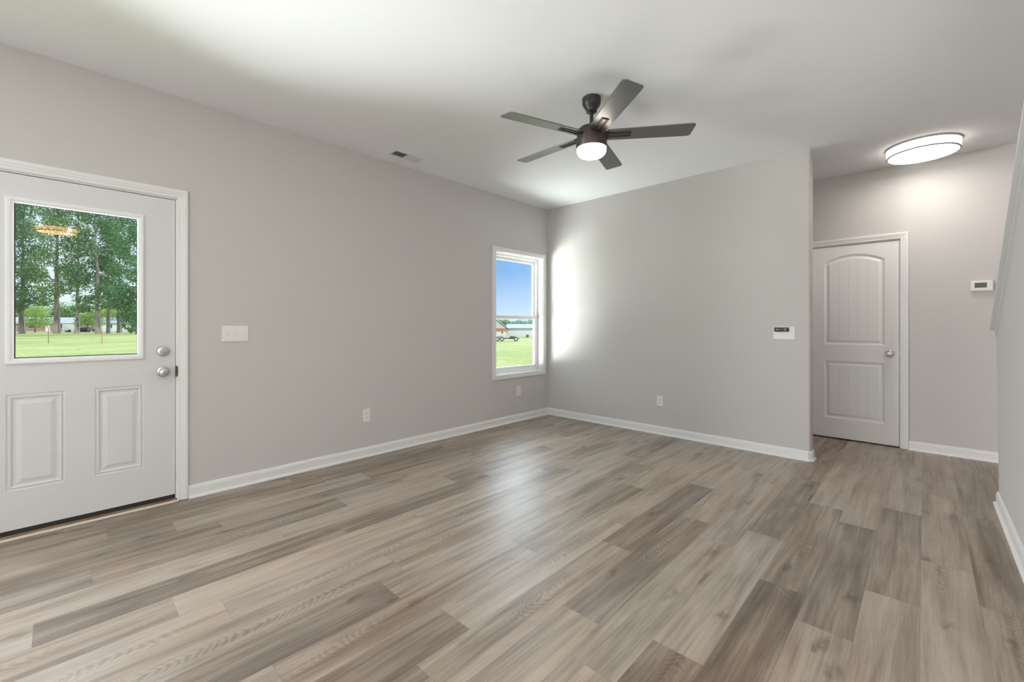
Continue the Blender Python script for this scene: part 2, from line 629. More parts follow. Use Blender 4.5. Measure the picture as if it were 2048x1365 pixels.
# ================================================================== floor
W, LEN, X00 = .1839, 1.22, .008
phase = {1: -4.387, 2: -4.103, 3: -3.908, 4: -3.251, 5: -2.477, 6: -3.430, 7: -4.238, 8: -4.091, 10: -3.546, 11: -4.061,
         12: -3.462, 13: -3.708, 14: -3.085, 15: -3.297, 16: -3.014, 17: -1.070, 18: -2.503, 19: -.830, 20: -.310, 21: -.640}
tones = {0: {}, 1: {-5.607: .42, -4.387: .30, -3.167: .33, -1.945: .48, -.7: .45},
         2: {-5.32: .45, -4.103: .68, -2.88: .42, -1.66: .5},
         3: {-5.13: .34, -3.908: .52, -2.68: .60, -1.46: .45},
         4: {-5.69: .42, -4.47: .38, -3.25: .66, -2.03: .62, -.81: .5},
         5: {-6.14: .72, -4.92: .80, -3.697: .72, -2.477: .40, -1.257: .6},
         6: {-5.89: .76, -4.668: .33, -3.43: .34, -2.21: .62, -.99: .5},
         7: {-5.46: .58, -4.238: .74, -3.0: .68, -1.78: .46, -.56: .62},
         8: {-5.31: .80, -4.09: .56, -2.86: .42, -1.668: .62, -.44: .6},
         9: {-5.5: .60, -4.3: .55, -3.1: .62, -1.9: .62},
         10: {-4.766: .22, -3.546: .55, -2.345: .48, -1.1: .58},
         11: {-5.28: .62, -4.06: .42, -2.85: .34, -1.635: .62, -.4: .6},
         12: {-4.682: .26, -3.46: .60, -2.25: .62, -1.0: .66},
         13: {-4.928: .28, -3.7: .52, -2.49: .26, -1.27: .66},
         14: {-4.3: .5, -3.085: .34, -1.88: .62, -.65: .62},
         15: {-4.5: .52, -3.297: .52, -2.08: .55, -.86: .56},
         16: {-4.23: .22, -3.014: .66, -1.8: .26, -.58: .36},
         17: {-3.51: .14, -2.29: .34, -1.07: .70, .15: .68},
         18: {-3.72: .62, -2.503: .30, -1.293: .66, -.07: .64},
         19: {-3.27: .62, -2.05: .36, -.83: .64, .39: .6},
         20: {-2.75: .72, -1.53: .62, -.31: .58},
         21: {-3.08: .5, -1.86: .36, -.64: .46, .58: .5}}


def build_floor():
    rnd = random.Random(5)
    verts, faces, uvs, tn, sd = [], [], [], [], []
    y_lo, y_hi = YB - .05, HY + .12
    for k in range(-1, 50):
        x0 = X00 + k * W
        ph = phase.get(k, rnd.uniform(-1.22, 0) - 2)
        j = ph - LEN * math.ceil((ph - y_lo) / LEN)
        while j < y_hi:
            a, b = max(j, y_lo), min(j + LEN, y_hi)
            if b - a > 1e-4:
                base = len(verts)
                verts += [(x0, a, 0), (x0 + W, a, 0), (x0 + W, b, 0), (x0, b, 0)]
                faces.append((base, base + 1, base + 2, base + 3))
                uvs += [(0, a - j), (W, a - j), (W, b - j), (0, b - j)]
                t = None
                for yy, tv in tones.get(k, {}).items():
                    if abs(yy - j) < .3:
                        t = tv
                if t is None:
                    t = rnd.uniform(.3, .7) if k > 0 else .38
                tn.append(t)
                sd.append(rnd.random())
            j += LEN
    me = bpy.data.meshes.new('floor')
    me.from_pydata(verts, [], faces)
    ul = me.uv_layers.new(name='plank')
    for i, c in enumerate(uvs):
        ul.data[i].uv = c
    a1 = me.attributes.new('tone', 'FLOAT', 'FACE')
    a2 = me.attributes.new('seed', 'FLOAT', 'FACE')
    for i in range(len(faces)):
        a1.data[i].value = tn[i]
        a2.data[i].value = sd[i]
    me.materials.append(M['floor'])
    o = bpy.data.objects.new('floor', me)
    COL.objects.link(o)
    struct(o, 'grey brown oak plank floor running the length of the room', 'floor')


build_floor()

# ================================================================== ceiling and walls
struct(box('ceiling', -.16, XR + .1, YB - .1, HY + .14, H, H + .12, M['ceiling']), 'plain white painted ceiling', 'ceiling')

# openings in the left wall: (y0, y1, z0, z1)
D1 = dict(y0=-4.957, y1=-4.022, z1=2.068)           # entry door opening
WN = dict(y0=-.993, y1=-.118, z0=.602, z1=2.092)     # window opening


def wall_with_holes(name, axis, d0, d1, a0, a1, z0, z1, holes, material):
    """boxes around rectangular holes; axis is the thickness axis"""
    bm = bmesh.new()
    cuts = sorted({a0, a1, *[h[0] for h in holes], *[h[1] for h in holes]})
    for p, q in zip(cuts, cuts[1:]):
        mid = (p + q) / 2
        hs = sorted([h for h in holes if h[0] < mid < h[1]], key=lambda h: h[2])
        z = z0
        for h in hs + [(0, 0, z1, z1)]:
            if h[2] - z > 1e-5:
                if axis == 'x':
                    bm_box(bm, d0, d1, p, q, z, h[2])
                else:
                    bm_box(bm, p, q, d0, d1, z, h[2])
            z = h[3]
    return finish(name, bm, material)


wl = wall_with_holes('wall_left', 'x', -.14, 0, YB - .1, HY + .14, 0, H,
                     [(-7.35, -5.35, .05, 2.1), (D1['y0'], D1['y1'], 0, D1['z1']), (WN['y0'], WN['y1'], WN['z0'], WN['z1'])], M['wall'])  # the rearmost hole is unseen, added to let fill light in
struct(wl, 'long greige painted wall with the entry door and window', 'wall')


def partition():
    """wall_back with a bullnose end"""
    r = .02
    poly = [(0, 0)]
    for k in range(7):
        a = -PI / 2 + k * PI / 12
        poly.append((PX - r + r * math.cos(a), r + r * math.sin(a)))
    for k in range(7):
        a = k * PI / 12
        poly.append((PX - r + r * math.cos(a), PT - r + r * math.sin(a)))
    poly.append((0, PT))
    bm = bmesh.new()
    bm_prism(bm, poly, 0, H, 'z')
    return finish('wall_back', bm, M['wall'], smooth=True)


struct(partition(), 'greige partition wall beside the hallway with rounded end', 'wall')
D2 = dict(x0=2.802, x1=3.527, z1=2.048)
wh = wall_with_holes('wall_hall', 'y', HY, HY + .13, 0, XR, 0, H, [(D2['x0'], D2['x1'], 0, D2['z1'])], M['wall'])
struct(wh, 'hallway end wall with the white closet door', 'wall')
struct(box('wall_hall_side', 1.55, 1.67, PT, HY, 0, H, M['wall']))
struct(wall_with_holes('wall_rear', 'y', YB - .1, YB, 0, XR, 0, H, [(.6, 2.6, .7, 2.2), (3.95, 5.85, .02, 2.12)], M['wall']))
struct(wall_with_holes('wall_right', 'x', XR, XR + .1, YB - .1, HY + .14, 0, H, [(-7.2, -5.4, .85, 2.15)], M['wall']))

# stair knee wall: face leans 12 mm, sloping top
SL = .73
CZ0 = 1.165           # underside edge of the cap at its low end
CY0 = -.234


def stair_wall():
    bm = bmesh.new()
    ztop = lambda y: CZ0 + .01 + SL * (CY0 - y)
    yend = CY0 - (H - CZ0 - .01) / SL
    ynear = -3.05
    prof = [(KY, 0), (KY, ztop(KY)), (yend, H), (ynear, H), (ynear, 0)]
    A, B = [], []
    for y, z in prof:
        lean = -.0103 * min(z, 1.17)
        A.append(bm.verts.new((KX + lean if z > 0 else KX, y, z)))
        B.append(bm.verts.new((KX + .115, y, z)))
    bm.faces.new(A)
    bm.faces.new(B[::-1])
    for k in range(5):
        bm.faces.new((A[k], B[k], B[(k + 1) % 5], A[(k + 1) % 5]))
    return finish('wall_stair', bm, M['wall'])


struct(stair_wall(), 'grey stair knee wall at the right with sloping top', 'wall')


def stair_cap():
    """sloped cap board with an apron board under its edge"""
    e = empty('trim_1', (KX, CY0, CZ0))
    struct(e, 'sloped white cap along the top of the stair wall', 'trim')
    n = Vector((0, SL, 1)).normalized()   # up normal of slope
    d = Vector((0, -1, SL)).normalized()
    ln = 2.15
    bm = bmesh.new()
    # cap
    def pt(x, s, h):
        q = d * s + n * h
        return (x - KX, q.y, q.z)
    xs0, xs1 = 4.018, KX + .155
    v = []
    for s in (0.0, ln):
        for (x, h) in ((xs0, 0), (xs1, 0), (xs1, .022), (xs0 + .004, .022), (xs0, .018)):
            v.append(bm.verts.new(pt(x, s, h)))
    bm.faces.new(v[0:5][::-1])
    bm.faces.new(v[5:10])
    for k in range(5):
        bm.faces.new((v[k], v[(k + 1) % 5], v[5 + (k + 1) % 5], v[5 + k]))
    finish('cap_board', bm, M['stairtrim'], e)
    bm = bmesh.new()
    v = []
    for s in (.02, ln):
        for (x, h) in ((4.038, -.002), (4.062, -.002), (4.062, -.062), (4.038, -.062)):
            v.append(bm.verts.new(pt(x, s, h)))
    bm.faces.new(v[0:4][::-1])
    bm.faces.new(v[4:8])
    for k in range(4):
        bm.faces.new((v[k], v[(k + 1) % 4], v[4 + (k + 1) % 4], v[4 + k]))
    finish('apron_board', bm, M['stairtrim'], e)


stair_cap()

# ================================================================== baseboards
BBH, BBT = .088, .014
BB_PROF = [(0, 0), (BBT, 0), (BBT, BBH - .022), (BBT - .003, BBH - .014), (BBT - .004, BBH - .008), (BBT - .009, BBH - .001), (0, BBH)]
SHOE = [(BBT, 0), (BBT + .014, 0), (BBT + .0135, .006), (BBT + .010, .013), (BBT + .005, .0175), (BBT, .019)]


def baseboard(name, path, normals):
    """path: floor points of the wall face; normals: mitre normal at each point"""
    e = empty(name, (path[0][0], path[0][1], 0))
    struct(e)
    o = Vector((path[0][0], path[0][1], 0))

    def fr(i):
        return (Vector((path[i][0], path[i][1], 0)) - o, (normals[i][0], normals[i][1], 0), (0, 0, 1))
    bm = bmesh.new()
    bm_sweep(bm, BB_PROF, path, False, fr)
    finish('baseboard', bm, M['trim'], e)
    bm = bmesh.new()
    bm_sweep(bm, SHOE, path, False, fr)
    finish('shoe_moulding', bm, M['trim'], e)
    return e


# left: from door casing to corner
baseboard('baseboard_left', [(0, -3.961), (0, 0)], [(1, 0), (1, -1)])
baseboard('baseboard_left_rear', [(0, YB), (0, -5.02)], [(1, 0), (1, 0)])
t8 = math.tan(PI / 8)
c8 = .02
baseboard('baseboard_back', [(0, 0), (PX - c8, 0), (PX, c8), (PX, PT - c8), (PX - c8, PT), (1.67, PT)],
          [(1, -1), (t8, -1), (1, -t8), (1, t8), (t8, 1), (0, 1)])
baseboard('baseboard_hall', [(3.588, HY), (XR, HY)], [(0, -1), (0, -1)])
baseboard('baseboard_stair', [(KX, KY), (KX, -3.05)], [(-1, 0), (-1, 0)])

# ================================================================== casing helper
CASE = [(0, 0), (0, .009), (.006, .012), (.020, .012), (.024, .015), (.034, .016), (.040, .019), (.056, .019), (.060, .015), (.060, 0)]


def casing(bm, pts, dirs, prof, closed=False):
    """pts: inner corner points (a, z) on a wall plane in local coords (a, out=-y, z); dirs: mitre directions"""
    def fr(i):
        return ((pts[i][0], 0, pts[i][1]), (dirs[i][0], 0, dirs[i][1]), (0, -1, 0))
    bm_sweep(bm, prof, pts, closed, fr)


def nested_panel(bm, shape, steps):
    """shape(inset) -> polygon [(a, z)]; steps [(inset, depth)] ; last ring is filled. returns outer ring verts"""
    prev = None
    first = None
    for ins, dep in steps:
        ring = [bm.verts.new((a, dep, z)) for a, z in shape(ins)]
        if prev:
            n = len(ring)
            for k in range(n):
                bm.faces.new((prev[k], prev[(k + 1) % n], ring[(k + 1) % n], ring[k]))
        else:
            first = ring
        prev = ring
    bm.faces.new(prev)
    return first


def rect_shape(a0, a1, z0, z1):
    return lambda i: [(a0 + i, z0 + i), (a1 - i, z0 + i), (a1 - i, z1 - i), (a0 + i, z1 - i)]


def face_with_holes(bm, outer, rings, y=0.0):
    """fill flat face between an outer polygon and inner vertex rings"""
    ov = [bm.verts.new((a, y, z)) for a, z in outer]
    loops = [[v.co.copy() for v in ov]] + [[v.co.copy() for v in r] for r in rings]
    flat = ov + [v for r in rings for v in r]
    for tri in tessellate_polygon([[Vector((c.x, c.z, 0)) for c in lp] for lp in loops]):
        try:
            bm.faces.new([flat[i] for i in tri])
        except ValueError:
            pass
    return ov


def slab_body(bm, ov, depth):
    bk = [bm.verts.new((v.co.x, depth, v.co.z)) for v in ov]
    n = len(ov)
    for k in range(n):
        bm.faces.new((ov[k], ov[(k + 1) % n], bk[(k + 1) % n], bk[k]))
    return bk


# ================================================================== door_1 (half-lite entry door)
def entry_door():
    e = empty('door_1', (0, D1['y0'], 0), LEFT)
    struct(e, 'white half glass entry door with two raised panels', 'door')
    w = D1['y1'] - D1['y0']          # opening width, local x 0..w
    a0, a1 = .011, w - .010          # slab
    z0, z1 = .050, 2.055
    Y = .004                         # slab face just behind the wall plane
    def la(y):                        # world y -> local x
        return y - D1['y0']
    gl = (la(-4.752), la(-4.226), 1.016, 1.892)   # visible glass
    fr_o = (la(-4.789), la(-4.193), .979, 1.927)   # lite frame outer
    bm = bmesh.new()
    P1 = rect_shape(la(-4.785), la(-4.554), .270, .812)
    P2 = rect_shape(la(-4.427), la(-4.196), .270, .812)
    steps = [(0, Y), (.004, Y + .0035), (.010, Y + .0045), (.015, Y - .001), (.021, Y + .0005), (.026, Y + .006), (.036, Y + .006), (.058, Y - .0005)]
    r1 = nested_panel(bm, P1, steps)
    r2 = nested_panel(bm, P2, steps)
    hole = [bm.verts.new((a, Y, z)) for a, z in rect_shape(*fr_o)(.006)]
    ov = face_with_holes(bm, [(a0, z0), (a1, z0), (a1, z1), (a0, z1)], [r1, r2, hole], Y)
    bk = slab_body(bm, ov, Y + .044)
    hb = [bm.verts.new((v.co.x, Y + .044, v.co.z)) for v in hole]
    for k in range(4):
        bm.faces.new((hole[k], hole[(k + 1) % 4], hb[(k + 1) % 4], hb[k]))
        bm.faces.new((bk[k], bk[(k + 1) % 4], hb[(k + 1) % 4], hb[k]))
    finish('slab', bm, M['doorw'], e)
    # lite frame with moulded profile
    bm = bmesh.new()
    pr = [(0, .0), (.004, .011), (.010, .013), (.020, .0125), (.024, .009), (.031, .008), (.034, .004), (.034, -.014), (0, -.014)]
    sh = rect_shape(*fr_o)
    pts = sh(0)
    dirs = [(1, 1), (-1, 1), (-1, -1), (1, -1)]
    def f(i):
        return ((pts[i][0], Y, pts[i][1]), (dirs[i][0], 0, dirs[i][1]), (0, -1, 0))
    bm_sweep(bm, pr, pts, True, f)
    lf = finish('glass_frame', bm, M['vinyl'], e)
    # dark glazing gasket
    bm = bmesh.new()
    g = rect_shape(gl[0] - .004, gl[1] + .004, gl[2] - .004, gl[3] + .004)
    a, b = g(0), g(.007)
    va = [bm.verts.new((p, Y + .010, q)) for p, q in a]
    vb = [bm.verts.new((p, Y + .010, q)) for p, q in b]
    for k in range(4):
        bm.faces.new((va[k], va[(k + 1) % 4], vb[(k + 1) % 4], vb[k]))
    finish('gasket', bm, M['slot'], lf)
    box('glass_pane', gl[0] - .004, gl[1] + .004, Y + .018, Y + .021, gl[2] - .004, gl[3] + .004, M['glass'], e)
    # jamb, stops and dark weather-strip line
    bm = bmesh.new()
    bm_box(bm, w - .0075, w, .002, .135, 0.02, D1['z1'])
    bm_box(bm, 0, .0075, .002, .135, 0.02, D1['z1'])
    bm_box(bm, 0, w, .002, .135, D1['z1'] - .0085, D1['z1'])
    j = finish('jamb', bm, M['trim'], e)
    bm = bmesh.new()
    bm_box(bm, w - .03, w - .0075, .052, .07, 0.02, D1['z1'] - .01)
    bm_box(bm, .0075, .03, .052, .07, 0.02, D1['z1'] - .01)
    bm_box(bm, .0075, w - .0075, .052, .07, D1['z1'] - .03, D1['z1'] - .0085)
    finish('weather_strip', bm, M['gap'], e)
    # sill, sweep
    box('sill', .0075, w - .0075, -.006, .14, .001, .020, M['sill'], e)
    box('door_sweep', .012, w - .012, .010, .046, .022, .0505, M['gap'], e)
    box('threshold_strip', -.002, w + .006, -.026, -.006, .0005, .012, M['strip'], e, bevel=.003)
    # casing
    bm = bmesh.new()
    ins = .0
    pts = [(w - ins, 0.004), (w - ins, D1['z1'] - ins + .0), (ins, D1['z1'] - ins), (ins, 0.004)]
    casing(bm, pts, [(1, 0), (1, 1), (-1, 1), (-1, 0)], CASE)
    finish('casing', bm, M['trim'], e)
    # hardware
    kx, kz, bz = la(-4.097), .889, 1.027

    def disc(name, z, prof, parent, m):
        bm = bmesh.new()
        bm_lathe(bm, prof, 36)
        bmesh.ops.rotate(bm, verts=bm.verts, cent=(0, 0, 0), matrix=Matrix.Rotation(PI / 2, 3, 'X'))
        bmesh.ops.translate(bm, verts=bm.verts, vec=(kx, Y, z))
        return finish(name, bm, m, parent, smooth=True)
    # lathe axis z -> local -y (out)
    k = disc('door_knob', kz, [(.034, -.002), (.034, .004), (.030, .008), (.016, .011), (.012, .022), (.013, .028), (.022, .034), (.0275, .043), (.028, .052), (.024, .060), (.013, .0635), (.012, .062)], e, M['nickel'])
    disc('keyhole_button', kz, [(.0105, .060), (.0105, .0655), (.008, .0665), (.0065, .064)], k, M['nickel'])
    k2 = disc('deadbolt', bz, [(.034, -.002), (.034, .009), (.031, .015), (.022, .017), (.0001, .0175)], e, M['nickel'])
    bm = bmesh.new()
    bm_box(bm, -.019, .019, -.027, -.014, -.005, .005)
    bmesh.ops.rotate(bm, verts=bm.verts, cent=(0, 0, 0), matrix=Matrix.Rotation(math.radians(12), 3, 'Y'))
    bmesh.ops.translate(bm, verts=bm.verts, vec=(kx, Y, bz))
    finish('thumb_turn', bm, M['nickel'], k2, bevel=.002)
    # strike plate on the jamb edge
    bm = bmesh.new()
    bm_prism(bm, [(w - .0085, .850), (w + .002, .856), (w + .0035, .872), (w + .0035, .906), (w + .002, .922), (w - .0085, .928)], -.0125, -.006, 'y')
    finish('strike_plate', bm, M['steel'], e)
    return e


entry_door()


# ================================================================== door_2 (arched two panel interior door)
def closet_door():
    e = empty('door_2', (D2['x0'], HY, 0))
    struct(e, 'white interior door with arched plank panel over square panel', 'door')
    w = D2['x1'] - D2['x0']
    a0, a1 = .009, w - .009
    z0, z1 = .014, 2.036
    Y = .006

    def la(x):
        return x - D2['x0']
    pa0, pa1 = la(2.917), la(3.410)
    bm = bmesh.new()
    lower = rect_shape(pa0, pa1, .220, .826)
    zc, za = 1.868, 1.940      # arch spring, apex
    half = (pa1 - pa0) / 2
    s = za - zc
    R = (half * half + s * s) / (2 * s)
    cxm, czm = (pa0 + pa1) / 2, za - R

    def upper(i):
        r = R - i
        h = half - i
        ang = math.asin(h / r)
        pts = [(pa0 + i, 1.000 + i), (pa1 - i, 1.000 + i)]
        for k in range(13):
            t = ang - 2 * ang * k / 12
            pts.append((cxm + r * math.sin(t), czm + r * math.cos(t)))
        return pts
    steps = [(0, Y), (.003, Y + .0045), (.009, Y + .0055), (.016, Y + .011), (.026, Y + .011), (.046, Y + .0025), (.050, Y + .0025)]
    r1 = nested_panel(bm, lower, steps)
    r2 = nested_panel(bm, upper, steps)
    ov = face_with_holes(bm, [(a0, z0), (a1, z0), (a1, z1), (a0, z1)], [r1, r2], Y)
    bk = slab_body(bm, ov, Y + .035)
    bm.faces.new(bk[::-1])
    # fine plank grooves in both fields, drawn as strips with painted shade
    sl = finish('slab', bm, M['door2w'], e)
    bm = bmesh.new()
    for k in range(1, 5):
        gx = pa0 + .05 + (pa1 - pa0 - .1) * k / 5
        for (za_, zb_) in ((.272, .774), (1.052, upper(.052)[8][1] - .004 - abs(gx - cxm) * .12)):
            bm_box(bm, gx - .0012, gx + .0012, Y + .0018, Y + .004, za_, zb_)
    finish('plank_groove', bm, M['groove'], sl)
    bm = bmesh.new()
    bm_box(bm, w - .006, w, .002, .12, 0, D2['z1'])
    bm_box(bm, 0, .006, .002, .12, 0, D2['z1'])
    bm_box(bm, 0, w, .002, .12, D2['z1'] - .008, D2['z1'])
    finish('jamb', bm, M['trim'], e)
    bm = bmesh.new()
    bm_box(bm, .006, w - .006, .05, .12, .0005, D2['z1'] - .008)
    finish('dark_backing', bm, M['gap'], e)  # near-black block behind the slab, painting shade into the door gaps
    bm = bmesh.new()
    pts = [(w, 0.002), (w, D2['z1']), (0, D2['z1']), (0, 0.002)]
    casing(bm, pts, [(1, 0), (1, 1), (-1, 1), (-1, 0)], CASE)
    finish('casing', bm, M['trim'], e)
    bm = bmesh.new()
    bm_lathe(bm, [(.031, -.001), (.031, .004), (.027, .008), (.013, .011), (.011, .022), (.013, .028), (.022, .034), (.027, .042), (.0275, .050), (.023, .058), (.010, .0615)], 32)
    bmesh.ops.rotate(bm, verts=bm.verts, cent=(0, 0, 0), matrix=Matrix.Rotation(PI / 2, 3, 'X'))
    bmesh.ops.translate(bm, verts=bm.verts, vec=(la(3.450), Y, .921))
    finish('door_knob', bm, M['nickel'], e, smooth=True)
    box('latch_plate', w - .0085, w - .0055, -.001, .02, .893, .949, M['nickel'], e)


M['groove'] = mat('shaded_groove_paint', (.66, .66, .655), .5)
closet_door()


# ================================================================== window_1 (double hung)
def window():
    e = empty('window_1', (0, WN['y0'], 0), LEFT)
    struct(e, 'white double hung window beside the corner with flat casing', 'window')
    w = WN['y1'] - WN['y0']
    z0, z1 = WN['z0'], WN['z1']
    bm = bmesh.new()
    prof = [(0, 0), (0, .015), (.003, .017), (.050, .017), (.054, .014), (.054, 0)]
    pts = [(0, z0), (w, z0), (w, z1), (0, z1)]
    casing(bm, pts, [(-1, -1), (1, -1), (1, 1), (-1, 1)], prof, True)
    finish('casing', bm, M['trim'], e)
    # jamb liner boards
    t = .008
    bm = bmesh.new()
    bm_box(bm, 0, t, .0, .138, z0, z1)
    bm_box(bm, w - t, w, .0, .138, z0, z1)
    bm_box(bm, t, w - t, .0, .138, z1 - t, z1)
    bm_box(bm, t, w - t, .0, .138, z0, z0 + t)
    finish('jamb', bm, M['trim'], e)
    # vinyl outer frame
    F = .030
    bm = bmesh.new()
    for (p, q, r, s) in ((t, t + F, z0 + t, z1 - t), (w - t - F, w - t, z0 + t, z1 - t), (t + F, w - t - F, z1 - t - F, z1 - t), (t + F, w - t - F, z0 + t, z0 + t + F)):
        bm_box(bm, p, q, .072, .136, r, s)
    finish('frame', bm, M['vinyl'], e, bevel=.003)
    zm = 1.310

    def sash(name, zb, zt, y0, y1, bot, top, sidew):
        bm = bmesh.new()
        s0, s1 = t + F - .006, w - t - F + .006
        bm_box(bm, s0, s0 + sidew, y0, y1, zb, zt)
        bm_box(bm, s1 - sidew, s1, y0, y1, zb, zt)
        bm_box(bm, s0 + sidew, s1 - sidew, y0, y1, zb, zb + bot)
        bm_box(bm, s0 + sidew, s1 - sidew, y0, y1, zt - top, zt)
        o = finish(name, bm, M['vinyl'], e, bevel=.003)
        g = box('glass_pane', s0 + sidew - .003, s1 - sidew + .003, (y0 + y1) / 2 - .0015, (y0 + y1) / 2 + .0015, zb + bot - .003, zt - top + .003, M['glass'], o)
        return o
    lo = sash('sash', z0 + t + F - .006, zm + .012, .074, .100, .048, .040, .036)
    up = sash('sash', zm - .026, z1 - t - F + .004, .104, .130, .034, .040, .036)
    bm = bmesh.new()
    bm_box(bm, w / 2 - .03, w / 2 + .03, .080, .103, zm + .010, zm + .022)
    finish('sash_lock', bm, M['vinyl'], lo, bevel=.002)


window()


# ================================================================== wall plates
def plate(parent, name, w, h, d=.006):
    return box(name, -w / 2, w / 2, -d, .0005, -h / 2, h / 2, M['plastic'], parent, bevel=.003)


def toggles(e, xs, ups):
    for x, up in zip(xs, ups):
        sl = box('slot', x - .0055, x + .0055, -.0066, -.005, -.0125, .0125, M['plastic'], e, bevel=.0015)
        bm = bmesh.new()
        s = 1 if up else -1
        bm_prism(bm, [(-.004, -.008 * s), (.004, -.008 * s), (.004, .010 * s), (-.004, .010 * s)], -.007, -.005, 'y')
        for v in bm.verts:
            if v.co.y < -.006 and v.co.z * s > 0:
                v.co.y -= .009
        for v in bm.verts:
            v.co.x += x
        finish('toggle', bm, M['plastic'], e, bevel=.001)
        for zz in (-.030, .030):
            bm = bmesh.new()
            bm_lathe(bm, [(.0028, .0064), (.0028, .0055)], 12)
            bmesh.ops.rotate(bm, verts=bm.verts, cent=(0, 0, 0), matrix=Matrix.Rotation(PI / 2, 3, 'X'))
            bmesh.ops.translate(bm, verts=bm.verts, vec=(x, 0, zz))
            finish('screw', bm, M['plastic'], e)


sw = empty('light_switch', (0, -3.678, 1.140), LEFT)
tag(sw, 'wide white three toggle light switch plate beside the entry door', 'light switch')
plate(sw, 'plate', .170, .117)
toggles(sw, (-.046, 0, .046), (False, True, False))


def outlet(loc, rz, label):
    e = empty('wall_outlet', loc, rz)
    tag(e, label, 'outlet', 'white wall outlets above the baseboards')
    plate(e, 'plate', .071, .116)
    for s in (-1, 1):
        zc = s * .0195
        bm = bmesh.new()
        pts = []
        for k in range(16):
            a = 2 * PI * k / 16
            pts.append((max(-.0145, min(.0145, .0172 * math.cos(a))), zc + max(-.0135, min(.0135, .0155 * math.sin(a)))))
        bm_prism(bm, pts, -.0085, -.005, 'y')
        r = finish('receptacle', bm, M['plastic'], e)
        bm = bmesh.new()
        bm_box(bm, -.0075, -.0052, -.0088, -.008, zc - .001, zc + .0085)
        bm_box(bm, .0052, .0075, -.0088, -.008, zc + .0005, zc + .0075)
        pts = [(.003 * math.cos(2 * PI * k / 10), zc - .0075 + .003 * math.sin(2 * PI * k / 10)) for k in range(10)]
        bm_prism(bm, pts, -.0088, -.008, 'y')
        finish('slot', bm, M['slot'], r)
    return e


outlet((0, -2.634, .378), LEFT, 'white duplex outlet low on the long left wall midway between door and window')
outlet((0, -.585, .379), LEFT, 'white outlet on the left wall directly below the window')
outlet((1.586, 0, .365), 0, 'white outlet on the back partition wall above its baseboard')

sp = empty('blank_wall_plate', (2.769, 0, 1.132), 0)
tag(sp, 'white blank wall plate behind the black remote near the hallway', 'wall plate')
plate(sp, 'plate', .170, .117)
for zz in (-.03, .03):
    for xx in (-.046, 0, .046):
        bm = bmesh.new()
        bm_lathe(bm, [(.0028, .0064), (.0028, .0055)], 12)
        bmesh.ops.rotate(bm, verts=bm.verts, cent=(0, 0, 0), matrix=Matrix.Rotation(PI / 2, 3, 'X'))
        bmesh.ops.translate(bm, verts=bm.verts, vec=(xx, 0, zz))
        finish('screw', bm, M['plastic'], sp)

rm = empty('fan_remote', (2.7505, -.0065, 1.1625), 0)
tag(rm, 'small black fan remote mounted sideways on the white wall plate', 'remote control')
box('body', -.0575, .0575, -.017, 0, -.0195, .0195, M['black'], rm, bevel=.006)


def oval(parent, name, x, z, a, b, m):
    bm = bmesh.new()
    bm_prism(bm, [(x + a * math.cos(2 * PI * k / 16), z + b * math.sin(2 * PI * k / 16)) for k in range(16)], -.0185, -.0165, 'y')
    return finish(name, bm, m, parent)


oval(rm, 'button', -.032, .000, .0095, .0036, M['button'])
oval(rm, 'button', .031, .0085, .009, .0036, M['button'])
oval(rm, 'button', .031, -.0075, .009, .0036, M['button'])
M['dimbutton'] = mat('dim_button', (.10, .10, .095), .5)
for xx in (-.011, .008):
    for zz in (.010, 0, -.010):
        oval(rm, 'button', xx, zz, .0048, .0026, M['dimbutton'])
for zz in (.011, -.011):
    oval(rm, 'button', -.032, zz, .0085, .0016, M['dimbutton'])

th = empty('thermostat', (4.066, HY, 1.552), 0)
tag(th, 'white thermostat with grey display on the hallway wall', 'thermostat')
box('body', -.069, .069, -.028, 0, -.046, .046, M['plastic'], th, bevel=.007)
box('screen', -.045, .030, -.0288, -.0275, -.016, .028, M['lcd'], th)
bm = bmesh.new()
for zz in (.020, .002):
    bm_box(bm, .042, .060, -.0295, -.0275, zz - .005, zz + .005)
finish('button', bm, M['plastic'], th, bevel=.001)
for nm, poly in (('up_arrow', [(.051, .024), (.047, .017), (.055, .017)]), ('down_arrow', [(.051, -.002), (.055, .005), (.047, .005)])):
    bm = bmesh.new()
    bm_prism(bm, poly, -.0300, -.0290, 'y')
    finish(nm, bm, M['button'], th)
box('marking', -.026, -.012, -.0290, -.0275, -.033, -.030, M['button'], th)
box('marking', .004, .016, -.0290, -.0275, -.033, -.030, M['button'], th)



# ================================================================== ceiling register
def register():
    e = empty('ceiling_vent', (.232, -2.364, H), LEFT)
    tag(e, 'white slotted air register in the ceiling near the left wall', 'vent')
    # local x along the wall (length), local y toward the wall
    bm = bmesh.new()
    lx, ly = .150, .066
    ix, iy = .130, .046
    for (p, q, r, s) in ((-lx, -ix, -ly, ly), (ix, lx, -ly, ly), (-ix, ix, -ly, -iy), (-ix, ix, iy, ly), (-.008, .008, -iy, iy)):
        bm_box(bm, p, q, r, s, -.006, 0)
    finish('frame', bm, M['vent'], e)
    box('duct_shade_sheet', -ix, ix, -iy, iy, -.0012, -.0004, M['ventdark'], e)  # thin dark sheet, painting the shade inside the duct
    for half, tilt in ((-1, -1), (1, 1)):
        for k in range(9):
            c = half * (.008 + .122 * (k + .5) / 9)
            bm = bmesh.new()
            v = [bm.verts.new(p) for p in ((c - .0055 * tilt * 1, -iy, -.0015), (c - .0055 * tilt, iy, -.0015), (c + .0055 * tilt, iy, -.0075), (c + .0055 * tilt, -iy, -.0075))]
            bm.faces.new(v)
            u = bmesh.ops.solidify(bm, geom=bm.faces[:], thickness=.0008)
            finish('louvre', bm, M['vent'], e)


register()


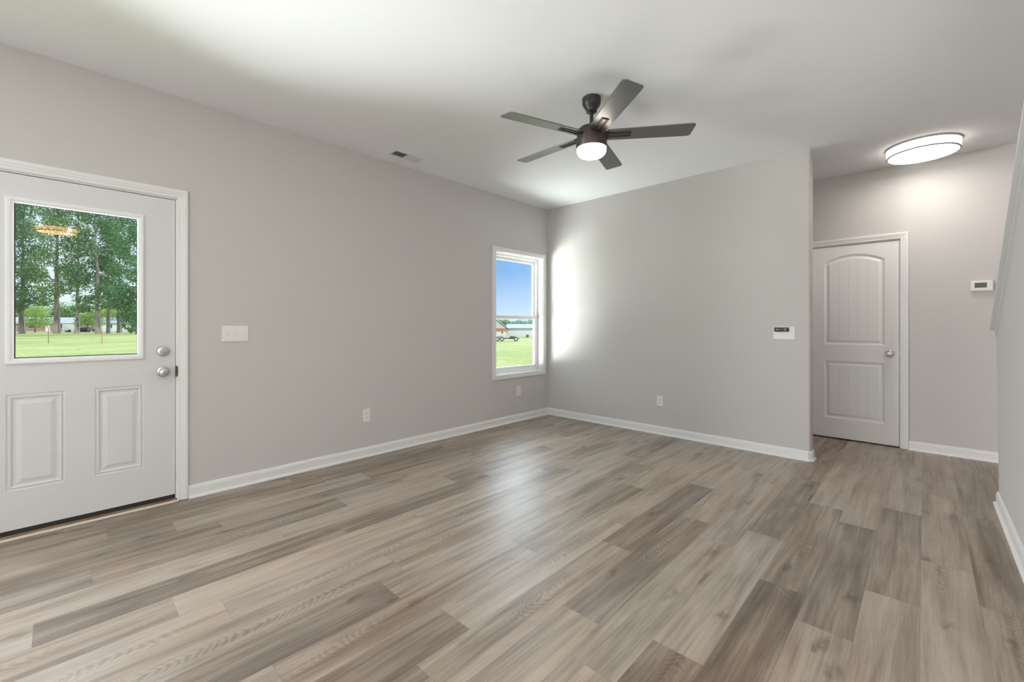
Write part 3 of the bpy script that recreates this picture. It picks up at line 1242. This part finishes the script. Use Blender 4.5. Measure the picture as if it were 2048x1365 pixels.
# ================================================================== ceiling fan
def ceiling_fan():
    e = empty('ceiling_fan', (2.038, -2.046, H))
    tag(e, 'dark five blade ceiling fan with lit round lamp', 'ceiling fan')
    bm = bmesh.new()
    bm_lathe(bm, [(.060, 0), (.0635, -.004), (.0635, -.014), (.062, -.017), (.0625, -.038), (.059, -.050), (.050, -.064), (.041, -.078), (.037, -.088), (.036, -.098), (.026, -.102), (.014, -.100)], 40)
    finish('canopy', bm, M['fan'], e, smooth=True)
    bm = bmesh.new()
    bm_lathe(bm, [(.0125, -.095), (.0125, -.215)], 20)
    finish('downrod', bm, M['fan'], e, smooth=True)
    bm = bmesh.new()
    bm_lathe(bm, [(.020, -.182), (.024, -.186), (.026, -.198), (.060, -.204), (.082, -.210), (.094, -.221), (.098, -.236), (.100, -.275), (.1035, -.278), (.1035, -.286), (.1015, -.288), (.1015, -.291), (.104, -.293),
                  (.105, -.345), (.103, -.349), (.094, -.349)], 48)
    finish('motor_housing', bm, M['housing'], e, smooth=True)
    bm = bmesh.new()
    prof = [(.098, -.345), (.100, -.352)]
    for k in range(9):
        a = k / 8 * PI / 2
        prof.append((.058 + .042 * math.cos(a), -.362 - .042 * math.sin(a)))
    prof.append((.02, -.4065))
    bm_lathe(bm, prof, 48)
    finish('lamp_bowl', bm, M['fanlamp'], e, smooth=True)
    zb = -.260
    for k in range(5):
        ang = math.radians(-37 + 72 * k)
        R = Matrix.Rotation(ang, 4, 'Z') @ Matrix.Translation((0, 0, zb)) @ Matrix.Rotation(math.radians(-10), 4, 'X')
        r0, r1 = .105, .672
        c = .022
        w0, w1 = .058, .066
        out = [(r0, -w0), (r1 - .10, -w1), (r1 - c * 1.1, -w1)]
        for q in range(1, 5):
            a = -PI / 2 + q * PI / 8
            out.append((r1 - c + c * math.cos(a), -w1 + c + c * math.sin(a)))
        out.append((r1 - .012, w1 - .012))
        out += [(r1 - .020, w1 - .003), (r1 - .034, w1), (r1 - .10, w1), (r0, w0)]
        bm = bmesh.new()
        bm_prism(bm, out, -.0035, .0035, 'z')
        bmesh.ops.transform(bm, matrix=R, verts=bm.verts)
        b = finish('blade', bm, M['blade'], e, bevel=.0015)
        # U shaped blade iron under the blade
        bm = bmesh.new()
        for (p, q, r, s) in ((.088, .262, -.024, -.012), (.088, .262, .012, .024), (.250, .262, -.012, .012)):
            bm_box(bm, p, q, r, s, -.0085, -.0032)
        bm_box(bm, .080, .118, -.034, .034, -.011, .008)
        bmesh.ops.transform(bm, matrix=R, verts=bm.verts)
        finish('blade_iron', bm, M['fan'], b, bevel=.0015)
    return e


ceiling_fan()

# ================================================================== flush drum lights
def drum_light(loc, label, shade, diff):
    e = empty('ceiling_light', loc)
    tag(e, label, 'ceiling light', 'round drum ceiling lights')
    bm = bmesh.new()
    bm_lathe(bm, [(.225, 0), (.246, 0), (.248, -.003), (.248, -.011), (.246, -.014), (.225, -.014)], 72)
    finish('base_ring', bm, M['ring'], e, smooth=True)
    bm = bmesh.new()
    bm_lathe(bm, [(.241, -.013), (.2395, -.030), (.235, -.076)], 72, cap=False)
    sh = finish('shade', bm, shade, e, smooth=True)
    # thin abstract line pattern on the shade
    bm = bmesh.new()
    rad = lambda z: .2418 - .0068 * ((-z - .013) / .063)

    def seg_h(a0, a1, z):
        n = max(2, int((a1 - a0) / .05))
        for q in range(n):
            b0, b1 = a0 + (a1 - a0) * q / n, a0 + (a1 - a0) * (q + 1) / n
            v = [bm.verts.new((rad(zz) * math.cos(b), rad(zz) * math.sin(b), zz)) for b, zz in ((b0, z - .001), (b1, z - .001), (b1, z + .001), (b0, z + .001))]
            bm.faces.new(v)

    def seg_v(a, za, zb):
        da = .001 / .24
        v = [bm.verts.new((rad(zz) * math.cos(b), rad(zz) * math.sin(b), zz)) for b, zz in ((a - da, za), (a + da, za), (a + da, zb), (a - da, zb))]
        bm.faces.new(v)
    rnd = random.Random(3)
    a = 0.0
    while a < 2 * PI - .2:
        st = rnd.uniform(.25, .5)
        zz = rnd.choice((-.030, -.044, -.058))
        seg_h(a, a + st, zz)
        seg_v(a, -.015 if rnd.random() < .5 else zz - .018, zz)
        seg_v(a + st, zz, -.074 if rnd.random() < .5 else zz + .014)
        if rnd.random() < .6:
            seg_h(a + .1, a + st + .15, max(-.068, min(-.022, zz + rnd.choice((-.014, .014)))))
        a += st * rnd.uniform(.7, 1.1)
    finish('pattern_line', bm, M['line'], sh)
    bm = bmesh.new()
    bm_lathe(bm, [(.226, -.074), (.2365, -.074), (.238, -.077), (.2365, -.084), (.231, -.086), (.226, -.084)], 72, cap=False)
    finish('rim', bm, M['ring'], e, smooth=True)
    bm = bmesh.new()
    bm_lathe(bm, [(.229, -.078), (.229, -.0825), (.20, -.0845), (.10, -.0862), (.002, -.087)], 72)
    finish('diffuser', bm, diff, e, smooth=True)
    return e


drum_light((3.685, .600, H), 'lit round white drum light on the hallway ceiling', M['shade'], M['diff'])
drum_light((6.30, -4.60, H), 'warm lit round drum light seen as orange glow in door glass', M['shadek'], M['diffk'])


# ================================================================== outdoors
def sstep(a, b, t):
    t = max(0.0, min(1.0, (t - a) / (b - a)))
    return t * t * (3 - 2 * t)


def gz(x, y):
    return -.6 - 2.1 * sstep(12, 66, y)


def ray(px, D):
    """ground position seen at image column px at depth D metres"""
    u = (px - 1024) / FPX
    dx = -math.sin(YAW) + u * math.cos(YAW)
    dy = math.cos(YAW) + u * math.sin(YAW)
    return CAMX + dx * D, CAMY + dy * D


def lawn():
    bm = bmesh.new()
    xs = [-.16, -3, -6, -10, -15, -20, -28, -36, -48, -60, -75, -90, -110, -140, -180, -240, -320, -420]
    ys = [-320, -200, -120, -80, -50, -30, -15, -5, 0, 6, 12, 18, 24, 30, 36, 42, 48, 54, 60, 66, 80, 110, 150, 220, 320]
    g = [[bm.verts.new((x, y, gz(x, y))) for y in ys] for x in xs]
    for i in range(len(xs) - 1):
        for j in range(len(ys) - 1):
            bm.faces.new((g[i][j], g[i + 1][j], g[i + 1][j + 1], g[i][j + 1]))
    # strip beyond the back wall
    o = finish('lawn_ground', bm, M['grass'])
    tag(o, 'sunlit green lawn stretching away outside the house', 'lawn', kind='stuff')


lawn()


def leaf_quads(bm, rnd, c, rad, n, size):
    """random small leaf sprays filling an ellipsoid"""
    for _ in range(n):
        while True:
            p = Vector((rnd.uniform(-1, 1), rnd.uniform(-1, 1), rnd.uniform(-1, 1)))
            if p.length <= 1:
                break
        q = Vector((c[0] + p.x * rad[0], c[1] + p.y * rad[1], c[2] + p.z * rad[2]))
        a = Vector((rnd.gauss(0, 1), rnd.gauss(0, 1), rnd.gauss(0, .7))).normalized()
        b = a.orthogonal().normalized()
        b.rotate(Matrix.Rotation(rnd.uniform(0, 2 * PI), 3, a))
        d = a.cross(b)
        s = size * rnd.uniform(.55, 1.25)
        v = [bm.verts.new(q + b * s * x + d * s * y) for x, y in ((-.5, -.12), (-.05, -.36), (.5, -.05), (.12, .38))]
        bm.faces.new(v)


def finish_raw(name, bm, material, parent):
    me = bpy.data.meshes.new(name)
    bm.to_mesh(me)
    bm.free()
    me.materials.append(material)
    o = bpy.data.objects.new(name, me)
    COL.objects.link(o)
    o.parent = parent
    return o


def big_tree(px, D, trunk_r, height, lowest, spread, seed, label, extra=(), leaf='leafA', dens=1.0):
    rnd = random.Random(seed)
    x, y = ray(px, D)
    z = gz(x, y)
    e = empty('tree', (x, y, z))
    tag(e, label, 'tree', 'tall trees across the lawn')
    bm = bmesh.new()
    lean = (rnd.uniform(-.3, .3), rnd.uniform(-.3, .3))
    pts, rad = [(0, 0, -.2), (0, 0, .25)], [trunk_r * 1.75, trunk_r * 1.3]
    for k in range(1, 9):
        t = k / 8
        pts.append((lean[0] * t * 2 + rnd.uniform(-.12, .12), lean[1] * t * 2 + rnd.uniform(-.12, .12), 1.2 + (height * .93 - 1.2) * t))
        rad.append(trunk_r * (1.02 - .86 * t))
    bm_tube(bm, pts, rad, 10)
    blobs = []
    nb = 13
    for k in range(nb):
        t = k / (nb - 1)
        zz = lowest + (height - lowest) * t
        a = k * 2.4 + rnd.uniform(-.5, .5)
        out = spread * (.35 + .65 * math.sin(PI * min(1, .25 + t * .75))) * rnd.uniform(.45, .85)
        blobs.append(((math.cos(a) * out, math.sin(a) * out, zz), (spread * rnd.uniform(.42, .62), spread * rnd.uniform(.42, .62), (height - lowest) * rnd.uniform(.08, .125))))
    for ex in extra:
        blobs.append(ex)
    for c, r in blobs:
        t0 = max(.08, min(.95, (c[2] - 1.8) / (height * .95)))
        base = (lean[0] * t0 * 2, lean[1] * t0 * 2, max(1.6, c[2] - 1.6))
        mid = tuple((base[i] * .5 + c[i] * .5) + (.25 if i == 2 else 0) for i in range(3))
        bm_tube(bm, [base, mid, c], [trunk_r * .34 * (1.1 - t0 * .6), trunk_r * .2 * (1.1 - t0 * .6), .02], 6)
    finish_raw('trunk', bm, M['bark'], e)
    bm = bmesh.new()
    for c, r in blobs:
        vol = r[0] * r[1] * r[2]
        leaf_quads(bm, rnd, c, r, int(dens * (150 + 46 * vol)), .40)
    finish_raw('foliage', bm, M[leaf], e)
    return e


def small_tree(px, D, w, h, zlow, seed, label, leaf='leafC', group='small trees beyond the tall trees', size=.42, n=900):
    rnd = random.Random(seed)
    x, y = ray(px, D)
    z = gz(x, y)
    e = empty('small_tree', (x, y, z))
    tag(e, label, 'tree', group)
    bm = bmesh.new()
    bm_tube(bm, [(0, 0, -.2), (.05, 0, h * .35), (0, .08, h * .8)], [.16, .11, .03], 8)
    for k in range(5):
        a = k * 1.3 + rnd.random()
        bm_tube(bm, [(0, 0, h * .3), (math.cos(a) * w * .3, math.sin(a) * w * .3, h * .62)], [.06, .02], 6)
    finish_raw('trunk', bm, M['bark'], e)
    bm = bmesh.new()
    for k in range(9):
        a = k * 2.4
        f = rnd.uniform(.2, .62)
        c = (math.cos(a) * w * .5 * f * 1.3, math.sin(a) * w * .5 * f * 1.3, zlow + (h - zlow) * rnd.uniform(.18, .85))
        leaf_quads(bm, rnd, c, (w * .27, w * .27, (h - zlow) * .25), n // 9, size)
    finish_raw('foliage', bm, M[leaf], e)
    return e


big_tree(27, 91, .30, 29, 8.0, 3.2, 11, 'thin dark tree at the left edge of the door glass')
big_tree(44, 95, .46, 30, 7.0, 4.2, 12, 'dark tree second from the left edge of the door glass', extra=[((2.0, -1.5, 6.0), (2.6, 2.6, 1.1)), ((-1, 2.5, 7.2), (2.8, 2.8, 1.0))])
big_tree(113, 94, .50, 30, 9.5, 4.4, 13, 'tall tree with the thickest pale trunk seen through the door glass', leaf='leafB', dens=.9)
big_tree(154, 96, .34, 28, 10.5, 3.6, 14, 'slim straight tree right of the thickest trunk in front of the white van', leaf='leafB', dens=.75)
big_tree(197, 93, .40, 29, 9.0, 4.2, 15, 'tall tree with a low dark branch near the right stake',
         extra=[((-2.2, -1.5, 7.4), (2.4, 2.4, 1.0)), ((1.5, 2.2, 6.4), (2.8, 2.8, 1.2)), ((-.5, -2.5, 5.4), (2.0, 2.0, .9))])
big_tree(217, 99, .32, 28, 9.0, 3.8, 16, 'thin tree close behind the tree with the low dark branch', dens=.9, extra=[((1.2, 1.5, 6.8), (2.4, 2.4, 1.0))])
big_tree(276, 92, .34, 29, 3.6, 4.2, 17, 'leafy dark tree at the right edge of the door glass', extra=[((-.8, -1.2, 3.6), (2.2, 2.2, 1.4)), ((.5, -1.8, 6.0), (2.4, 2.4, 1.4)), ((-1.2, -.5, 8.6), (2.6, 2.6, 1.6))])
big_tree(238, 108, .34, 27, 10, 4.0, 18, 'tree with bushy crown between the right pair of trunks and the right edge', dens=.8)

small_tree(70, 112, 7.5, 7.2, 1.4, 21, 'bright yellow green tree left of the thickest trunk', n=2200)
small_tree(176, 118, 6.5, 6.4, 1.2, 22, 'pale yellow green tree behind the parked dark car', n=1700)
small_tree(243, 124, 9.0, 8.6, 2.2, 23, 'light green tree above the white house', n=2200)
small_tree(262, 100, 2.6, 1.7, .1, 24, 'low round bush in front of the white house', leaf='leafB', n=500, size=.3)
small_tree(36, 150, 12, 10.5, 1.0, 25, 'broad mid green tree behind the left end of the brick house', leaf='leafB', n=2400, size=.6)
small_tree(104, 158, 14, 12.0, 1.0, 26, 'broad mid green tree behind the middle of the brick house', leaf='leafB', n=2600, size=.6)
small_tree(150, 162, 13, 12.5, 1.0, 27, 'broad mid green tree behind the white van', leaf='leafB', n=2400, size=.6)
small_tree(205, 160, 14, 13.5, 1.0, 28, 'broad mid green tree left of the white house', leaf='leafB', n=2600, size=.6)
small_tree(258, 165, 14, 13.0, 1.0, 29, 'broad mid green tree behind the right end of the white house', leaf='leafB', n=2400, size=.6)


def gable_house(name, e, length, depth, wall_h, roof_h, wallm, roofm, over=.4):
    """local x = length, y = depth (front at y=0 facing -y)"""
    box('walls', -length / 2, length / 2, 0, depth, -.3, wall_h, wallm, e)
    bm = bmesh.new()
    poly = [(-over, wall_h - .05), (depth + over, wall_h - .05), (depth + over, wall_h + .12), (depth / 2, wall_h + roof_h), (-over, wall_h + .12)]
    bm_prism(bm, poly, -length / 2 - over, length / 2 + over, 'x')
    finish('roof', bm, roofm, e)


def house_window(e, x, z, w, h, fm='sidingw'):
    f = box('window', x - w / 2 - .08, x + w / 2 + .08, -.06, .02, z - .08, z + h + .08, M[fm], e)
    box('pane', x - w / 2, x + w / 2, -.08, -.05, z, z + h, M['darkglass'], f)


def facing(px, D):
    x, y = ray(px, D)
    return x, y, gz(x, y), math.atan2(y - CAMY, x - CAMX) - PI / 2


x, y, z, r = facing(96, 134)
hs = empty('brick_house', (x, y, z), r)
tag(hs, 'low red brick house with grey roof behind the tall trees', 'house')
gable_house('brick_house', hs, 21, 8, 2.4, 2.0, M['brick'], M['roofgrey'])
for wx, ww in ((-8.0, 1.6), (-3.5, 1.2), (2.6, 1.4), (5.6, 1.6)):
    house_window(hs, wx, 1.0, ww, 1.0)
box('door', -.55, .45, -.06, .02, 0, 2.05, M['sidingw'], hs)

x, y, z, r = facing(243, 138)
hw = empty('white_house', (x, y, z), r)
tag(hw, 'white house with dark windows at the right of the door glass', 'house')
gable_house('white_house', hw, 9, 7, 2.5, 2.0, M['sidingw'], M['roofgrey'])
for wx in (-2.8, .4, 3.0):
    house_window(hw, wx, 1.0, 1.2, 1.2)


def vehicle(name, px, D, prof, width, paint, label, cat, turn):
    x, y, z, r = facing(px, D)
    e = empty(name, (x, y, z), r + turn)
    tag(e, label, cat)
    bm = bmesh.new()
    bm_prism(bm, prof, -width / 2, width / 2, 'y')
    finish('body', bm, paint, e, bevel=.08)
    x0 = min(p[0] for p in prof)
    x1 = max(p[0] for p in prof)
    zt = max(p[1] for p in prof)
    for wx in (x0 + .85, x1 - .85):
        for wy in (-width / 2 + .02, width / 2 - .02):
            bm = bmesh.new()
            bm_lathe(bm, [(.34, -.1), (.34, .1)], 18)
            bmesh.ops.rotate(bm, verts=bm.verts, cent=(0, 0, 0), matrix=Matrix.Rotation(PI / 2, 3, 'X'))
            bmesh.ops.translate(bm, verts=bm.verts, vec=(wx, wy, .34))
            finish('wheel', bm, M['tyre'], e)
    for s in (-1, 1):
        y0 = s * (width / 2 + .005)
        box('side_window', (x0 + x1) / 2 - .6, (x0 + x1) / 2 + .7, min(y0, y0 - s * .03), max(y0, y0 - s * .03), zt - .62, zt - .18, M['darkglass'], e)
    return e


vehicle('white_van', 153, 120, [(-2.6, .3), (2.6, .3), (2.6, 1.0), (1.9, 1.25), (1.3, 2.1), (-2.6, 2.15)], 1.95, M['carw'],
        'white van parked behind the slim tree trunk', 'van', .3)
vehicle('dark_car', 175, 121, [(-2.1, .3), (2.1, .3), (2.1, .85), (1.3, 1.0), (.7, 1.5), (-1.3, 1.5), (-2.1, 1.0)], 1.8, M['card'],
        'dark car parked just right of the white van', 'car', 1.2)

for px, m_, lb in ((97, 'stakeb', 'brown boundary stake in the lawn left, seen through the door glass'), (204, 'stake', 'orange red boundary stake in the lawn right, seen through the door glass')):
    x, y = ray(px, 43.5)
    z = gz(x, y)
    bm = bmesh.new()
    bm_tube(bm, [(0, 0, -.15), (.01, 0, .8), (0, .01, 1.62)], [.030, .028, .024], 8)
    o = finish('boundary_stake', bm, M[m_])
    o.location = (x, y, z)
    tag(o, lb, 'stake', 'stakes on the lawn')

# ---- seen through window_1: farm buildings, machine and tree line
x, y, z, r = facing(1052, 150)
mb = empty('metal_building', (x, y, z), r)
tag(mb, 'long white metal building with pale green roof across the field', 'building')
gable_house('metal_building', mb, 13.2, 9, 2.9, 1.55, M['sidingw'], M['roofmetal'], over=.35)
box('eave_trim', -6.95, 6.95, -.42, -.36, 2.75, 3.02, M['roofgrey'], mb)

x, y, z, r = facing(994, 142)
gb = empty('gabled_barn', (x, y, z), r)
tag(gb, 'grey gabled barn with a red band left of the white metal building', 'building')
box('walls', -4.0, 2.9, 0, 10, -.3, 1.95, M['sidingg'], gb)
bm = bmesh.new()
bm_prism(bm, [(-4.1, 3.0), (3.0, 3.0), (-.25, 5.5)], 0, 10, 'y')
finish('gable', bm, M['sidingg'], gb)
bm = bmesh.new()
bm_prism(bm, [(-4.3, 2.75), (-.25, 5.85), (3.9, 2.75), (3.9, 2.95), (-.25, 6.05), (-4.3, 2.95)][::-1], -.3, 10.3, 'y')
finish('roof', bm, M['sidingw'], gb)
box('red_band', -4.05, 2.95, -.06, 9.9, 1.95, 3.0, M['redband'], gb)
box('lower_wall', -3.9, 2.8, -.04, 9.9, -.3, 1.95, M['sidingw'], gb)


def chassis():
    x, y, z, r = facing(1012, 108)
    e = empty('truck_chassis', (x, y, z), r)
    tag(e, 'bare truck chassis with three visible wheels parked in the field', 'truck')
    bm = bmesh.new()
    for yy in (-.42, .42):
        bm_box(bm, -3.0, 3.2, yy - .05, yy + .05, .52, .74)
    for xx in (-2.8, -1.2, .4, 2.0, 3.1):
        bm_box(bm, xx - .05, xx + .05, -.42, .42, .55, .70)
    bm_box(bm, 3.1, 3.3, -.9, .9, .5, .68)
    finish('frame', bm, M['rail'], e)
    for wx, wr in ((-2.15, .50), (-1.0, .50), (2.45, .52)):
        for wy in (-.95, .95):
            bm = bmesh.new()
            bm_lathe(bm, [(wr * .62, -.14), (wr * .94, -.14), (wr, -.08), (wr, .08), (wr * .94, .14), (wr * .62, .14)], 26)
            bmesh.ops.rotate(bm, verts=bm.verts, cent=(0, 0, 0), matrix=Matrix.Rotation(PI / 2, 3, 'X'))
            bmesh.ops.translate(bm, verts=bm.verts, vec=(wx, wy, wr))
            wobj = finish('wheel', bm, M['tyre'], e)
            bm = bmesh.new()
            bm_lathe(bm, [(.08, .17), (wr * .3, .165), (wr * .60, .150), (wr * .63, .142), (wr * .63, -.142), (.08, -.15)], 22)
            bmesh.ops.rotate(bm, verts=bm.verts, cent=(0, 0, 0), matrix=Matrix.Rotation(PI / 2, 3, 'X'))
            bmesh.ops.translate(bm, verts=bm.verts, vec=(wx, wy, wr))
            finish('rim', bm, M['rim'], wobj)
    bm = bmesh.new()
    bm_lathe(bm, [(.36, -.6), (.36, .6)], 20)
    bmesh.ops.rotate(bm, verts=bm.verts, cent=(0, 0, 0), matrix=Matrix.Rotation(PI / 2, 3, 'Y'))
    bmesh.ops.translate(bm, verts=bm.verts, vec=(1.55, -.6, .95))
    finish('fuel_tank', bm, M['rail'], e)
    bm = bmesh.new()
    bm_prism(bm, [(-2.7, .74), (-.3, .74), (-.1, .95), (-.7, 1.0), (-1.0, 1.35), (-1.9, 1.2), (-2.6, 1.05)], -.4, .4, 'y')
    finish('machinery', bm, M['deck'], e)
    box('transmission', -.1, 1.0, -.3, .3, .74, 1.02, M['rim'], e, bevel=.05)
    bm = bmesh.new()
    bm_tube(bm, [(-.95, -.1, 1.2), (-.95, -.1, 2.0)], [.06, .06], 8)
    st = finish('seat_post', bm, M['rim'], e)
    box('seat', -1.15, -.75, -.3, .15, 1.95, 2.42, M['rail'], st, bevel=.06)
    return e


chassis()
small_tree(1054.5, 140, 1.0, 1.0, .0, 41, 'tiny dark shrub standing by the white metal building', leaf='leafA', n=160, size=.3, group='shrubs by the buildings')
tl = [(976, 205, 9, 6.4), (990, 210, 8, 6.6), (1002, 200, 8, 6.6), (1014, 207, 8, 6.5), (1025, 200, 7, 6.0), (1036, 208, 7, 5.6), (1047, 200, 7, 6.4), (1057, 206, 8, 6.9), (1070, 201, 9, 6.4), (1083, 205, 9, 6.2)]
for i, (px, D, w_, h_) in enumerate(tl):
    o = small_tree(px, D, w_, h_, 0.5, 50 + i, 'dark rounded tree in the distant tree line behind the farm buildings', leaf='leafD', group='distant tree line', size=.5, n=1300)
